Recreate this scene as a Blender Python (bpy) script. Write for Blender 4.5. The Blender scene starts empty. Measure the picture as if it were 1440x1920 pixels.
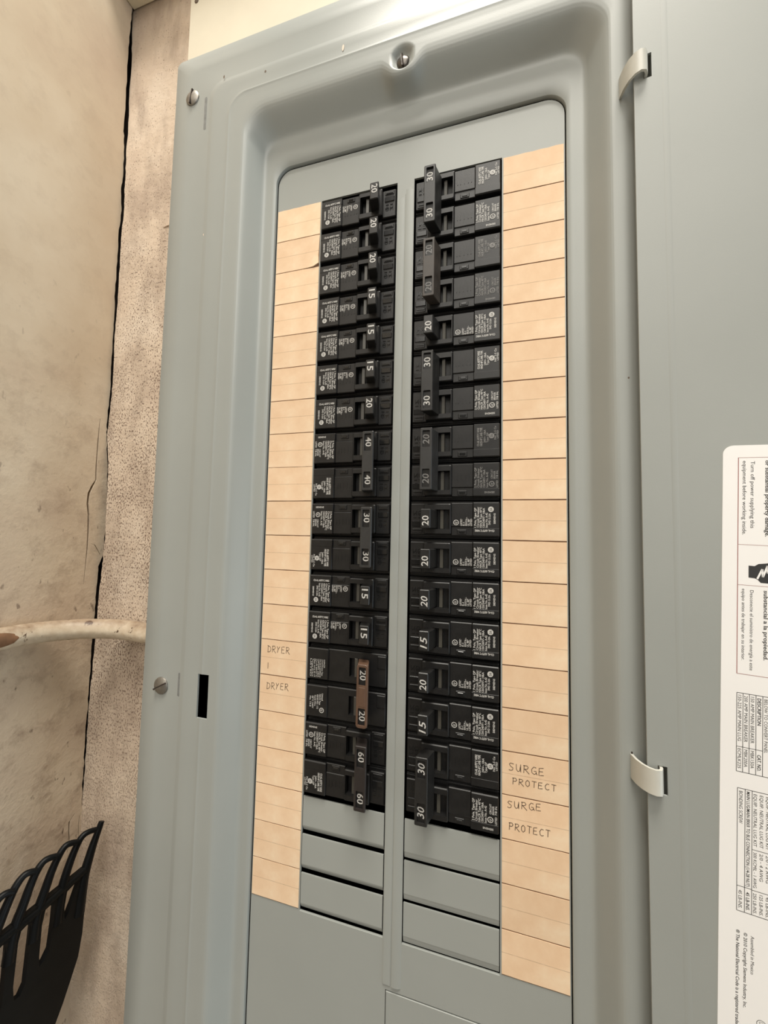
import bpy, bmesh, math, random
from mathutils import Matrix, Vector
from mathutils.geometry import tessellate_polygon
random.seed(7)
S = 0.001                                   # everything below is written in millimetres
scn = bpy.context.scene
C = scn.collection

# ------------------------------------------------------------------ camera
cam_d = bpy.data.cameras.new('camera'); cam = bpy.data.objects.new('camera', cam_d); C.objects.link(cam)
cam_d.sensor_fit = 'VERTICAL'; cam_d.sensor_height = 36.0; cam_d.lens = 715.0 / 1920.0 * 36.0
cam_d.clip_start = 0.01; cam_d.clip_end = 50
R = ((0.9609580607, -0.0034468411, 0.2766725950), (0.2759142969, -0.0630795518, -0.9591101454), (0.0207582835, 0.9980025498, -0.0596657710))
Mx = Matrix(R).to_4x4(); Mx.translation = Vector((61.144, -251.043, -252.113)) * S
cam.matrix_world = Mx
scn.camera = cam

# ------------------------------------------------------------------ light, world, exposure
scn.view_settings.view_transform = 'Standard'; scn.view_settings.look = 'None'
scn.view_settings.exposure = 0.0; scn.view_settings.gamma = 1.0; scn.view_settings.use_curve_mapping = False
w = bpy.data.worlds.new('world'); scn.world = w; w.use_nodes = True
bg = w.node_tree.nodes['Background']; bg.inputs[0].default_value = (1.0, 0.96, 0.92, 1); bg.inputs[1].default_value = 0.035
def area(name, loc, target, size, power, col):
    d = bpy.data.lights.new(name, 'AREA'); d.shape = 'RECTANGLE'; d.size, d.size_y = size; d.energy = power; d.color = col
    o = bpy.data.objects.new(name, d); C.objects.link(o); o.location = loc
    o.rotation_euler = (Vector(target) - Vector(loc)).to_track_quat('-Z', 'Y').to_euler()
    return o
area('ceiling_lamp', (0.20, -0.80, 2.4), (0, 0, -0.2), (1.2, 0.8), 98, (1.0, 0.95, 0.855))
area('front_fill', (0.2, -1.15, 0.7), (0, 0, -0.1), (0.9, 0.7), 9.0, (1.0, 0.955, 0.87))  # added frontal fill that shapes the brightness, no known lamp there
area('garage_doorway', (1.0, -2.6, 0.15), (0.1, 0, -0.2), (1.4, 1.0), 12, (1.0, 0.965, 0.90))
area('garage_daylight', (2.0, -0.42, -0.65), (0, 0, -0.4), (0.6, 1.4), 12, (0.80, 0.93, 1.0))

# ------------------------------------------------------------------ helpers: materials
def nodes(name):
    m = bpy.data.materials.new(name); m.use_nodes = True
    nt = m.node_tree; b = nt.nodes['Principled BSDF']
    return m, nt, b
def ramp(nt, fac, stops):
    r = nt.nodes.new('ShaderNodeValToRGB'); nt.links.new(fac, r.inputs[0])
    e = r.color_ramp.elements
    e[0].position, e[0].color = stops[0][0], stops[0][1]
    e[1].position, e[1].color = stops[-1][0], stops[-1][1]
    for p, c in stops[1:-1]:
        q = e.new(p); q.color = c
    return r.outputs[0]
def noise(nt, vec, scale, detail=4, rough=.55):
    n = nt.nodes.new('ShaderNodeTexNoise'); n.inputs['Scale'].default_value = scale
    n.inputs['Detail'].default_value = detail; n.inputs['Roughness'].default_value = rough
    nt.links.new(vec, n.inputs['Vector']); return n.outputs['Fac']
def coord(nt, which='Object', scale=None):
    t = nt.nodes.new('ShaderNodeTexCoord'); o = t.outputs[which]
    if scale:
        mp = nt.nodes.new('ShaderNodeMapping'); mp.inputs['Scale'].default_value = scale
        nt.links.new(o, mp.inputs['Vector']); o = mp.outputs[0]
    return o
def mix(nt, fac, a, b, mode='MIX'):
    m = nt.nodes.new('ShaderNodeMix'); m.data_type = 'RGBA'; m.blend_type = mode
    for sock, v in ((m.inputs[0], fac), (m.inputs[6], a), (m.inputs[7], b)):
        if isinstance(v, (int, float)): sock.default_value = v
        elif isinstance(v, tuple): sock.default_value = v
        else: nt.links.new(v, sock)
    return m.outputs[2]
def math_(nt, op, a, b=None):
    m = nt.nodes.new('ShaderNodeMath'); m.operation = op
    for i, v in enumerate((a, b)):
        if v is None: continue
        if isinstance(v, (int, float)): m.inputs[i].default_value = v
        else: nt.links.new(v, m.inputs[i])
    return m.outputs[0]
def bump(nt, b, h, strength, dist):
    n = nt.nodes.new('ShaderNodeBump'); n.inputs['Strength'].default_value = strength; n.inputs['Distance'].default_value = dist
    nt.links.new(h, n.inputs['Height']); nt.links.new(n.outputs[0], b.inputs['Normal'])
def g(v, a=1): return (v[0], v[1], v[2], a)
def simple(name, col, rough, metal=0.0, var=0.0, vscale=60, bmp=0.0, bscale=900, spec=0.5):
    m, nt, b = nodes(name)
    b.inputs['Roughness'].default_value = rough; b.inputs['Metallic'].default_value = metal
    b.inputs['Specular IOR Level'].default_value = spec
    v = coord(nt)
    if var:
        f = noise(nt, v, vscale)
        c = ramp(nt, f, [(0.3, g([x * (1 - var) for x in col])), (0.7, g([x * (1 + var) for x in col]))])
        nt.links.new(c, b.inputs['Base Color'])
    else: b.inputs['Base Color'].default_value = g(col)
    if bmp: bump(nt, b, noise(nt, v, bscale, 2), bmp, 0.0004)
    return m

GRAY = (0.335, 0.352, 0.335)
M = {}
M['paint'] = simple('gray enamel', GRAY, 0.36, var=0.035, vscale=9, bmp=0.05, bscale=1300, spec=0.42)
M['tab'] = simple('hinge enamel', (0.58, 0.575, 0.52), 0.35, var=0.05, vscale=80)
M['inside'] = simple('dark enclosure', (0.004, 0.004, 0.004), 0.9, spec=0.1)
M['black'] = simple('black moulded plastic', (0.0105, 0.0102, 0.0102), 0.42, var=0.25, vscale=160, bmp=0.12, bscale=2500, spec=0.42)
M['black_glossy'] = simple('black glossy plastic', (0.012, 0.012, 0.012), 0.18, var=0.2, vscale=200)
M['handle'] = simple('black handle plastic', (0.016, 0.0155, 0.015), 0.36, var=0.2, vscale=160, bmp=0.1, bscale=1800)
M['shutter'] = simple('gray shutter plastic', (0.075, 0.071, 0.06), 0.4)
M['brown_tie'] = simple('brown handle tie', (0.105, 0.058, 0.036), 0.5, var=0.15, vscale=120)
M['worn_tie'] = simple('worn grey brown tie', (0.042, 0.034, 0.028), 0.45, var=0.3, vscale=120)
M['gray_tie'] = simple('dark grey tie', (0.030, 0.030, 0.030), 0.4, var=0.2, vscale=120)
M['red_tie'] = simple('dark reddish tie', (0.022, 0.0175, 0.0165), 0.4, var=0.2, vscale=120)
M['print'] = simple('white pad print', (0.54, 0.53, 0.51), 0.6, var=0.2, vscale=700)
M['print_faint'] = simple('faded pad print', (0.20, 0.195, 0.19), 0.6, var=0.3, vscale=700)
M['pencil'] = simple('pencil marks', (0.145, 0.095, 0.06), 0.75, var=0.35, vscale=900)
M['groove_shade'] = simple('shaded groove enamel', (0.20, 0.205, 0.20), 0.5, var=0.2, vscale=200)  # enamel darkened to paint the shade inside the dashes
M['line'] = simple('brown printed rule', (0.20, 0.11, 0.06), 0.8)
M['steel'] = simple('zinc screw', (0.30, 0.28, 0.25), 0.5, 0.9, var=0.2, vscale=300)
M['steel_dark'] = simple('dark screw', (0.11, 0.10, 0.09), 0.35, 0.8, var=0.4, vscale=500)
M['sticker'] = simple('white vinyl sticker', (0.92, 0.91, 0.90), 0.42, var=0.015, vscale=20)
M['ink'] = simple('black ink', (0.03, 0.03, 0.03), 0.6)
M['ink_red'] = simple('red rule ink', (0.32, 0.11, 0.10), 0.6)
M['chip'] = simple('bare chip in the paint', (0.75, 0.62, 0.50), 0.7)
M['rust'] = simple('rust speck', (0.14, 0.10, 0.07), 0.8)
M['rake'] = simple('black rake plastic', (0.0035, 0.004, 0.0045), 0.45, spec=0.2, var=0.2, vscale=60)
M['dark'] = simple('painted gap shade', (0.030, 0.019, 0.013), 0.95)  # dark brown standing for the shade inside cracks and slots
def paper():
    m, nt, b = nodes('tan label paper'); b.inputs['Roughness'].default_value = 0.75
    b.inputs['Specular IOR Level'].default_value = 0.25
    oc = coord(nt); gen = coord(nt, 'Generated')
    oi = nt.nodes.new('ShaderNodeObjectInfo')
    n1 = noise(nt, oc, 55, 5, .6); n2 = noise(nt, oc, 420, 3)
    c = ramp(nt, n1, [(0.3, (0.79, 0.555, 0.36, 1)), (0.52, (0.84, 0.62, 0.42, 1)), (0.72, (0.88, 0.70, 0.50, 1))])
    c = mix(nt, math_(nt, 'MULTIPLY', n2, 0.10), c, (0.62, 0.42, 0.27, 1))
    sep = nt.nodes.new('ShaderNodeSeparateXYZ'); nt.links.new(gen, sep.inputs[0])
    d = math_(nt, 'ABSOLUTE', math_(nt, 'SUBTRACT', sep.outputs[2], 0.49))
    ln = math_(nt, 'LESS_THAN', d, 0.0085)
    brk = math_(nt, 'MULTIPLY', ln, math_(nt, 'MULTIPLY', noise(nt, oc, 260, 2), 0.62))
    c = mix(nt, brk, c, (0.24, 0.13, 0.07, 1))
    hs = nt.nodes.new('ShaderNodeHueSaturation'); nt.links.new(c, hs.inputs['Color'])
    nt.links.new(math_(nt, 'ADD', math_(nt, 'MULTIPLY', oi.outputs['Random'], 0.08), 0.96), hs.inputs['Value'])
    nt.links.new(hs.outputs[0], b.inputs['Base Color'])
    bump(nt, b, n1, 0.12, 0.0006)
    return m
M['paper'] = paper()
def plaster_left():
    m, nt, b = nodes('cream painted plaster'); b.inputs['Roughness'].default_value = 0.7
    v = coord(nt); sep = nt.nodes.new('ShaderNodeSeparateXYZ'); nt.links.new(v, sep.inputs[0])
    n1 = noise(nt, v, 7, 5, .6); n2 = noise(nt, v, 46, 7, .7); n3 = noise(nt, coord(nt, 'Object', (1, 1, .45)), 120, 3, .6)
    low = nt.nodes.new('ShaderNodeMapRange'); low.inputs[1].default_value = 0.02; low.inputs[2].default_value = -0.5
    nt.links.new(sep.outputs[2], low.inputs[0]); low = low.outputs[0]
    c = ramp(nt, n1, [(0.32, (0.55, 0.43, 0.32, 1)), (0.5, (0.62, 0.51, 0.38, 1)), (0.68, (0.68, 0.58, 0.45, 1))])
    dirt = math_(nt, 'MULTIPLY', ramp_val(nt, n2, 0.50, 0.72), math_(nt, 'ADD', math_(nt, 'MULTIPLY', low, 0.75), 0.18))
    c = mix(nt, dirt, c, (0.34, 0.25, 0.18, 1))
    sp = math_(nt, 'MULTIPLY', ramp_val(nt, n3, 0.66, 0.72), math_(nt, 'ADD', math_(nt, 'MULTIPLY', low, 0.75), 0.10))
    c = mix(nt, sp, c, (0.10, 0.06, 0.04, 1))
    nt.links.new(c, b.inputs['Base Color'])
    h = math_(nt, 'ADD', math_(nt, 'MULTIPLY', n2, math_(nt, 'ADD', math_(nt, 'MULTIPLY', low, 1.0), 0.15)), math_(nt, 'MULTIPLY', noise(nt, v, 200, 4), math_(nt, 'MULTIPLY', low, 0.25)))
    bump(nt, b, h, 0.3, 0.004)
    return m
def ramp_val(nt, f, a, c):
    r = nt.nodes.new('ShaderNodeMapRange'); r.inputs[1].default_value = a; r.inputs[2].default_value = c
    nt.links.new(f, r.inputs[0]); return r.outputs[0]
M['plaster'] = plaster_left()
def concrete_back():
    m, nt, b = nodes('painted pitted concrete'); b.inputs['Roughness'].default_value = 0.75
    v = coord(nt); ve = coord(nt, 'Object', (1, 1, .62))
    sep = nt.nodes.new('ShaderNodeSeparateXYZ'); nt.links.new(v, sep.inputs[0])
    n1 = noise(nt, v, 11, 5, .6); pores = noise(nt, ve, 640, 2, .6); pat = noise(nt, v, 26, 3)
    c = ramp(nt, n1, [(0.3, (0.48, 0.375, 0.29, 1)), (0.5, (0.60, 0.485, 0.375, 1)), (0.7, (0.67, 0.565, 0.455, 1))])
    lowf = ramp_val(nt, sep.outputs[2], 0.28, -0.16)
    thr = math_(nt, 'SUBTRACT', math_(nt, 'SUBTRACT', 0.640, math_(nt, 'MULTIPLY', lowf, 0.095)), math_(nt, 'MULTIPLY', math_(nt, 'SUBTRACT', pat, 0.5), 0.22))
    pm = math_(nt, 'MULTIPLY', math_(nt, 'SUBTRACT', pores, thr), 16)
    pm.node.use_clamp = True
    c = mix(nt, math_(nt, 'MULTIPLY', math_(nt, 'MULTIPLY', pm, ramp_val(nt, sep.outputs[2], -0.66, -0.40)), 0.85), c, (0.15, 0.09, 0.065, 1))
    stain = ramp_val(nt, noise(nt, coord(nt, 'Object', (1, 1, .3)), 42, 5, .6), 0.46, 0.66)
    c = mix(nt, math_(nt, 'MULTIPLY', stain, 0.42), c, (0.22, 0.155, 0.115, 1))
    corner_tone = ramp_val(nt, math_(nt, 'ADD', math_(nt, 'ADD', sep.outputs[2], math_(nt, 'MULTIPLY', sep.outputs[0], -0.7)), math_(nt, 'MULTIPLY', n1, 0.08)), 0.585, 0.70)
    c = mix(nt, math_(nt, 'MULTIPLY', corner_tone, 0.8), c, (0.07, 0.05, 0.035, 1))  # darker brown towards the upper left corner
    nt.links.new(c, b.inputs['Base Color'])
    h = math_(nt, 'SUBTRACT', math_(nt, 'MULTIPLY', noise(nt, v, 120, 4), 0.7), math_(nt, 'MULTIPLY', pm, 0.5))
    bump(nt, b, h, 0.6, 0.0022)
    return m
M['concrete'] = concrete_back()
M['board'] = simple('cream painted board', (0.68, 0.625, 0.50), 0.55, var=0.05, vscale=14, bmp=0.15, bscale=120)
M['ledge'] = simple('cream painted timber', (0.70, 0.62, 0.46), 0.6, var=0.06, vscale=20)
M['floor'] = simple('concrete floor', (0.30, 0.28, 0.25), 0.85, var=0.12, vscale=12, bmp=0.3, bscale=80)
def pipe_mat():
    m, nt, b = nodes('chipped cream pipe paint'); b.inputs['Roughness'].default_value = 0.5
    v = coord(nt); n = noise(nt, v, 85, 5, .65); n2 = noise(nt, v, 150, 3)
    c = ramp(nt, n2, [(0.3, (0.58, 0.47, 0.34, 1)), (0.7, (0.74, 0.64, 0.50, 1))])
    geo = nt.nodes.new('ShaderNodeNewGeometry'); sp = nt.nodes.new('ShaderNodeSeparateXYZ'); nt.links.new(geo.outputs['Normal'], sp.inputs[0])
    up = ramp_val(nt, sp.outputs[2], 0.0, 0.8)                       # dust settled on the top of the pipe
    c = mix(nt, math_(nt, 'MULTIPLY', up, math_(nt, 'ADD', math_(nt, 'MULTIPLY', n, 1.1), 0.15)), c, (0.20, 0.13, 0.08, 1))
    c = mix(nt, ramp_val(nt, n, 0.63, 0.67), c, (0.085, 0.045, 0.025, 1))
    nt.links.new(c, b.inputs['Base Color']); bump(nt, b, n, 0.35, 0.001)
    return m
M['pipe'] = pipe_mat()
M['bare'] = simple('bare brown conduit', (0.22, 0.115, 0.06), 0.5, var=0.25, vscale=90)

# ------------------------------------------------------------------ helpers: meshes
class MB:
    def __init__(s): s.v, s.f, s.m, s.mats = [], [], [], []
    def mat(s, m):
        if m not in s.mats: s.mats.append(m)
        return s.mats.index(m)
    def add(s, vs, fs, m, fix=True):
        mi = s.mat(m); k = len(s.v)
        s.v += [tuple(v) for v in vs]
        for f in fs: s.f.append([i + k for i in f]); s.m.append(mi)
    def bm_add(s, bm, m):
        bm.verts.ensure_lookup_table(); bm.verts.index_update()
        s.add([v.co[:] for v in bm.verts], [[v.index for v in f.verts] for f in bm.faces], m); bm.free()
    def box(s, x0, x1, y0, y1, z0, z1, m, bev=0.0, seg=1):
        bm = bmesh.new(); bmesh.ops.create_cube(bm, size=1)
        for v in bm.verts: v.co = ((x0 + x1) / 2 + v.co.x * (x1 - x0), (y0 + y1) / 2 + v.co.y * (y1 - y0), (z0 + z1) / 2 + v.co.z * (z1 - z0))
        if bev: bmesh.ops.bevel(bm, geom=bm.edges[:], offset=bev, segments=seg, affect='EDGES', profile=.5)
        s.bm_add(bm, m)
    def prism(s, poly, z0, z1, m, bev=0.0):
        """polygon in x-y extruded along z"""
        bm = bmesh.new()
        a = [bm.verts.new((x, y, z0)) for x, y in poly]; b = [bm.verts.new((x, y, z1)) for x, y in poly]
        n = len(poly); bm.faces.new(a[::-1]); bm.faces.new(b)
        for i in range(n): bm.faces.new((a[i], a[(i + 1) % n], b[(i + 1) % n], b[i]))
        bmesh.ops.recalc_face_normals(bm, faces=bm.faces[:])
        if bev: bmesh.ops.bevel(bm, geom=bm.edges[:], offset=bev, segments=1, affect='EDGES', profile=.5)
        s.bm_add(bm, m)
    def plate(s, rings, y0, y1, m, ch=0.0):
        """x-z outline (+ holes) with a front at y0 and a back at y1; ch chamfers the front edge of the outline (outline needs a .inset)"""
        outer, holes = rings[0], rings[1:]
        if ch:
            cx = sum(p[0] for p in outer) / len(outer); cz = sum(p[1] for p in outer) / len(outer)
            hw = max(abs(p[0] - cx) for p in outer); hh = max(abs(p[1] - cz) for p in outer)
            front = [(cx + (x - cx) * (hw - ch) / hw, cz + (z - cz) * (hh - ch) / hh) for x, z in outer]
        else: front = outer
        fr = [front] + list(holes)
        tris = tessellate_polygon([[Vector((x, z, 0)) for x, z in r] for r in fr])
        flat = [p for r in fr for p in r]; flat2 = [p for r in rings for p in r]
        n = len(flat)
        bm = bmesh.new()
        F = [bm.verts.new((x, y0, z)) for x, z in flat]; B = [bm.verts.new((x, y1, z)) for x, z in flat2]
        for t in tris:
            try: bm.faces.new([F[i] for i in t]); bm.faces.new([B[i] for i in t][::-1])
            except ValueError: pass
        k = 0
        for ri, r in enumerate(rings):
            L = len(r)
            if ri == 0 and ch:
                Mv = [bm.verts.new((x, y0 + ch, z)) for x, z in r]
                for i in range(L):
                    j = (i + 1) % L
                    bm.faces.new((F[k + i], F[k + j], Mv[j], Mv[i])); bm.faces.new((Mv[i], Mv[j], B[k + j], B[k + i]))
            else:
                for i in range(L):
                    j = (i + 1) % L
                    bm.faces.new((F[k + i], F[k + j], B[k + j], B[k + i]))
            k += L
        bmesh.ops.recalc_face_normals(bm, faces=bm.faces[:])
        s.bm_add(bm, m)
    def tube(s, pts, rad, m, seg=12, caps=True, flat=1.0, up=(0, 0, 1)):
        pts = [Vector(p) for p in pts]; n = len(pts)
        rad = rad if isinstance(rad, (list, tuple)) else [rad] * n
        vs, fs = [], []
        for i, p in enumerate(pts):
            t = (pts[min(i + 1, n - 1)] - pts[max(i - 1, 0)]).normalized()
            u = Vector(up); u = (u - t * u.dot(t))
            u = u.normalized() if u.length > 1e-4 else t.orthogonal().normalized()
            w_ = t.cross(u)
            for k in range(seg):
                a = 2 * math.pi * k / seg
                vs.append(p + u * math.cos(a) * rad[i] * flat + w_ * math.sin(a) * rad[i])
        for i in range(n - 1):
            for k in range(seg):
                fs.append((i * seg + k, i * seg + (k + 1) % seg, (i + 1) * seg + (k + 1) % seg, (i + 1) * seg + k))
        if caps: fs.append(list(range(seg))[::-1]); fs.append([(n - 1) * seg + k for k in range(seg)])
        bm = bmesh.new(); V = [bm.verts.new(v) for v in vs]
        for f in fs: bm.faces.new([V[i] for i in f])
        bmesh.ops.recalc_face_normals(bm, faces=bm.faces[:])
        s.bm_add(bm, m)
    def disc(s, c, prof, m, seg=28, flip=False):
        """surface of revolution about -y through c; prof = [(radius, y)]"""
        vs, fs = [], []
        for r, y in prof:
            for k in range(seg):
                a = 2 * math.pi * k / seg; vs.append((c[0] + r * math.cos(a), y, c[2] + r * math.sin(a)))
        for i in range(len(prof) - 1):
            for k in range(seg): fs.append((i * seg + k, i * seg + (k + 1) % seg, (i + 1) * seg + (k + 1) % seg, (i + 1) * seg + k))
        fs.append([(len(prof) - 1) * seg + k for k in range(seg)])
        bm = bmesh.new(); V = [bm.verts.new(v) for v in vs]
        for f in fs: bm.faces.new([V[i] for i in f])
        bmesh.ops.recalc_face_normals(bm, faces=bm.faces[:]); s.bm_add(bm, m)
    def text(s, body, o, ux, uy, length, height, m, shear=0.0, center=False, bold=0.0):
        """flat lettering: string baseline starts at o, runs along ux for `length`, letters `height` tall along uy"""
        vs, fs, W, H = glyphs(body, bold)
        o, ux, uy = Vector(o), Vector(ux), Vector(uy)
        sx = length / W; sy = height / H
        if center: o = o - ux * length / 2 - uy * height / 2
        s.add([o + ux * (x * sx + shear * y * sy) + uy * (y * sy) for x, y in vs], fs, m)
    def ring(s, c, ux, uy, r0, r1, m, seg=20, arc=(0, 1)):
        c, ux, uy = Vector(c), Vector(ux), Vector(uy); vs, fs = [], []
        for k in range(seg + 1):
            a = 2 * math.pi * (arc[0] + (arc[1] - arc[0]) * k / seg)
            d = ux * math.cos(a) + uy * math.sin(a); vs += [c + d * r0, c + d * r1]
        for k in range(seg): fs.append((2 * k, 2 * k + 1, 2 * k + 3, 2 * k + 2))
        s.add(vs, fs, m)
    def stroke(s, pts, y, wd, m):
        """flat pen stroke in the x-z plane at depth y"""
        vs, fs = [], []
        P = [Vector((p[0], p[1])) for p in pts]; n = len(P)
        for i, p in enumerate(P):
            t = (P[min(i + 1, n - 1)] - P[max(i - 1, 0)])
            t = t.normalized() if t.length else Vector((1, 0)); nn = Vector((-t.y, t.x)) * wd / 2
            vs += [(p.x + nn.x, y, p.y + nn.y), (p.x - nn.x, y, p.y - nn.y)]
        for i in range(n - 1): fs.append((2 * i, 2 * i + 1, 2 * i + 3, 2 * i + 2))
        s.add(vs, fs, m)
    def mesh(s, name, smooth=False, angle=None):
        me = bpy.data.meshes.new(name)
        me.from_pydata([(x * S, y * S, z * S) for x, y, z in s.v], [], s.f)
        for m in s.mats: me.materials.append(m)
        for p, mi in zip(me.polygons, s.m): p.material_index = mi; p.use_smooth = smooth
        if smooth and angle is not None: me.set_sharp_from_angle(angle=math.radians(angle))
        me.update(); return me
    def obj(s, name, parent=None, smooth=False, angle=None):
        return put(name, s.mesh(name, smooth, angle), parent)
def put(name, me, parent=None):
    o = bpy.data.objects.new(name, me); C.objects.link(o)
    if parent: o.parent = parent
    return o
_g = {}
def glyphs(body, bold=0.0):
    key = (body, bold)
    if key not in _g:
        cu = bpy.data.curves.new('lettering', 'FONT'); cu.body = body; cu.resolution_u = 2; cu.size = 1.0; cu.offset = bold
        ob = bpy.data.objects.new('lettering', cu); C.objects.link(ob)
        dg = bpy.context.evaluated_depsgraph_get(); me = bpy.data.meshes.new_from_object(ob.evaluated_get(dg))
        vs = [(v.co.x, v.co.y) for v in me.vertices]; fs = [list(p.vertices) for p in me.polygons]
        bpy.data.objects.remove(ob); bpy.data.curves.remove(cu); bpy.data.meshes.remove(me)
        x0 = min(v[0] for v in vs); x1 = max(v[0] for v in vs); y1 = 0.73
        _g[key] = ([(v[0] - x0, v[1]) for v in vs], fs, x1 - x0, y1)
    return _g[key]
def rrect(x0, x1, z0, z1, r, n=6):
    pts = []
    for cx, cz, a0 in ((x1 - r, z1 - r, 0), (x0 + r, z1 - r, 90), (x0 + r, z0 + r, 180), (x1 - r, z0 + r, 270)):
        for k in range(n + 1):
            a = math.radians(a0 + 90 * k / n); pts.append((cx + r * math.cos(a), cz + r * math.sin(a)))
    return pts
def rect(x0, x1, z0, z1): return [(x0, z0), (x1, z0), (x1, z1), (x0, z1)]
def empty(name, loc=(0, 0, 0), rot=(0, 0, 0)):
    o = bpy.data.objects.new(name, None); C.objects.link(o); o.location = Vector(loc) * S; o.rotation_euler = rot
    o.empty_display_size = 0.02; return o
def tag(o, label, cat, group=None):
    o['label'] = label; o['category'] = cat
    if group: o['group'] = group
    return o
def struct(o): o['kind'] = 'structure'; return o

# ------------------------------------------------------------------ the setting
WALL_Y, LEFT_X, FLOOR_Z = 75.0, -366.0, -1450.0
Lc = [(72.7, 381.4), (71.8, 351.9), (71.4, 316.3), (71.8, 268.4), (71.7, 227.3), (73.8, 205.7), (74.8, 169.5), (73.5, 148.1), (75.6, 126.6), (73.7, 95.1), (74.5, 62.8), (74.2, 26.8), (75.2, -8.1), (75.0, -33.9), (75.1, -65.7), (75.9, -97.0), (74.8, -128.6), (75.2, -144.1), (77.6, -171.4), (79.3, -195.9), (80.6, -226.5), (80.8, -257.1), (79.9, -281.3), (75.3, -294.2), (74.9, -316.8), (75.1, -346.2), (74.0, -375.2), (74.2, -404.1), (73.8, -432.7), (73.3, -460.9), (73.5, -489.2), (73.6, -517.2), (73.8, -545.0), (75.0, -553.0)]
Rc = [(-367.3, 386.6), (-365.0, 355.9), (-362.2, 319.7), (-362.6, 271.1), (-361.0, 229.4), (-361.6, 195.6), (-360.3, 168.2), (-360.4, 148.1), (-359.3, 124.6), (-361.9, 95.3), (-361.7, 62.4), (-361.2, 26.5), (-361.6, -8.9), (-362.0, -34.4), (-360.9, -66.3), (-360.8, -97.7), (-363.0, -128.8), (-364.1, -144.2), (-360.2, -172.1), (-358.9, -196.6), (-357.9, -226.9), (-357.0, -256.9), (-358.4, -277.9), (-358.6, -293.9), (-360.6, -316.5), (-361.2, -345.9), (-361.8, -375.0), (-363.2, -404.1), (-364.5, -432.9), (-365.1, -461.5), (-364.9, -489.7), (-364.7, -517.7), (-366.1, -545.8), (-369.0, -553.0)]
def roughen(pts, amp, n=5):
    out = []
    for (a, b), (c, d) in zip(pts, pts[1:]):
        for k in range(n):
            t = k / n; out.append((a + (c - a) * t + random.uniform(-amp, amp) * (k > 0), b + (d - b) * t))
    return out + [pts[-1]]
def crack_hole(pts, wd):
    up, dn = [], []
    n = len(pts)
    for i, (y, z) in enumerate(pts):
        h = (wd * math.sin(math.pi * (i + .35) / (n - .3)) + 0.25) / 2 * random.uniform(.75, 1.25)
        up.append((y + h, z)); dn.append((y - h, z))
    return up + dn[::-1]
crackB = [(66.6, -128), (66.3, -140.3), (66.1, -155.5), (65.9, -179.8), (66.5, -197.7), (62.9, -205.4), (59.9, -213.4), (59.5, -225.2), (61.2, -236.7), (62.0, -257.2), (62.0, -275), (61.2, -292.1), (60.6, -312)]
crackC = [(71.6, -553.5), (67.3, -554.9), (62.3, -559.8), (62.5, -570.0), (63.6, -579.2), (62.3, -591.2)]
crackD = [(65.0, -268.6), (69.6, -269.6), (73.0, -275), (76.5, -281)]
crackE = [(72.6, -560.0), (72.3, -570.0), (72.9, -581), (72.0, -592)]
m = MB()
edge = roughen(Lc, 0.6)
outl = [(-1500, 700), (72, 700)] + edge + [(78, -600), (78, FLOOR_Z), (-1500, FLOOR_Z)]
m.plate([outl, crack_hole(crackB, 2.2), crack_hole(crackD, 1.2), crack_hole(crackC, 1.1), crack_hole(crackE, 0.7)], 0, 9, M['plaster'])
m.v = [(LEFT_X - y, x, z) for x, y, z in m.v]                  # the wall plane is x = LEFT_X
m.f = [f[::-1] for f in m.f]
wl = struct(m.obj('wall_left'))
m = MB()                                                       # branch of the crack running to the corner and a dark backing painting its inner shade
m.box(LEFT_X - 16, LEFT_X - 9.2, -60, 95, FLOOR_Z, 700, M['dark'])
m.obj('crack_shade', wl)
m = MB()
edge = roughen([(a - (2.2 if b_ > 100 else 1.0), b_) for a, b_ in Rc], 0.6)
m.plate([[(-362, 700)] + edge + [(-372, -600), (-372, FLOOR_Z), (1500, FLOOR_Z), (1500, 700)]], WALL_Y, WALL_Y + 9, M['concrete'])
wb = struct(m.obj('wall_back'))
m = MB(); m.box(-375, -330, WALL_Y + 9.3, WALL_Y + 14, FLOOR_Z, 700, M['dark']); m.obj('crack_shade', wb)  # dark backing added as the shade inside the corner crack
m = MB()                                                       # mortar ridge across the concrete
m.tube([(-300, 75, 91), (-290, 74.8, 92), (-280, 74.6, 93), (-270, 74.6, 94)], [0.6, 1.4, 1.9, 2.0], M['concrete'], 8)
m.obj('mortar_ridge', wb, True)
m = MB(); m.box(-366, 1500, 34, 75, 384, 460, M['ledge'], 1.2)
struct(m.obj('trim_1'))
m = MB(); m.box(-1500, 1500, -1800, 75, FLOOR_Z - 60, FLOOR_Z, M['floor'])
m.v = [(max(x, LEFT_X), y, z) for x, y, z in m.v]
struct(m.obj('floor'))
bd = MB(); bd.box(-267, 480, 62.6, 74.2, -900, 382.5, M['board'], 0.8)
bd = tag(bd.obj('backing_board'), 'cream painted board on the concrete wall behind the top of the grey panel', 'board')
m = MB(); m.disc((-258.5, 0, 336), [(2.6, 62.7), (2.4, 62.0), (1.2, 61.8)], M['rust'], 12); m.obj('nail_head', bd, True)

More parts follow.
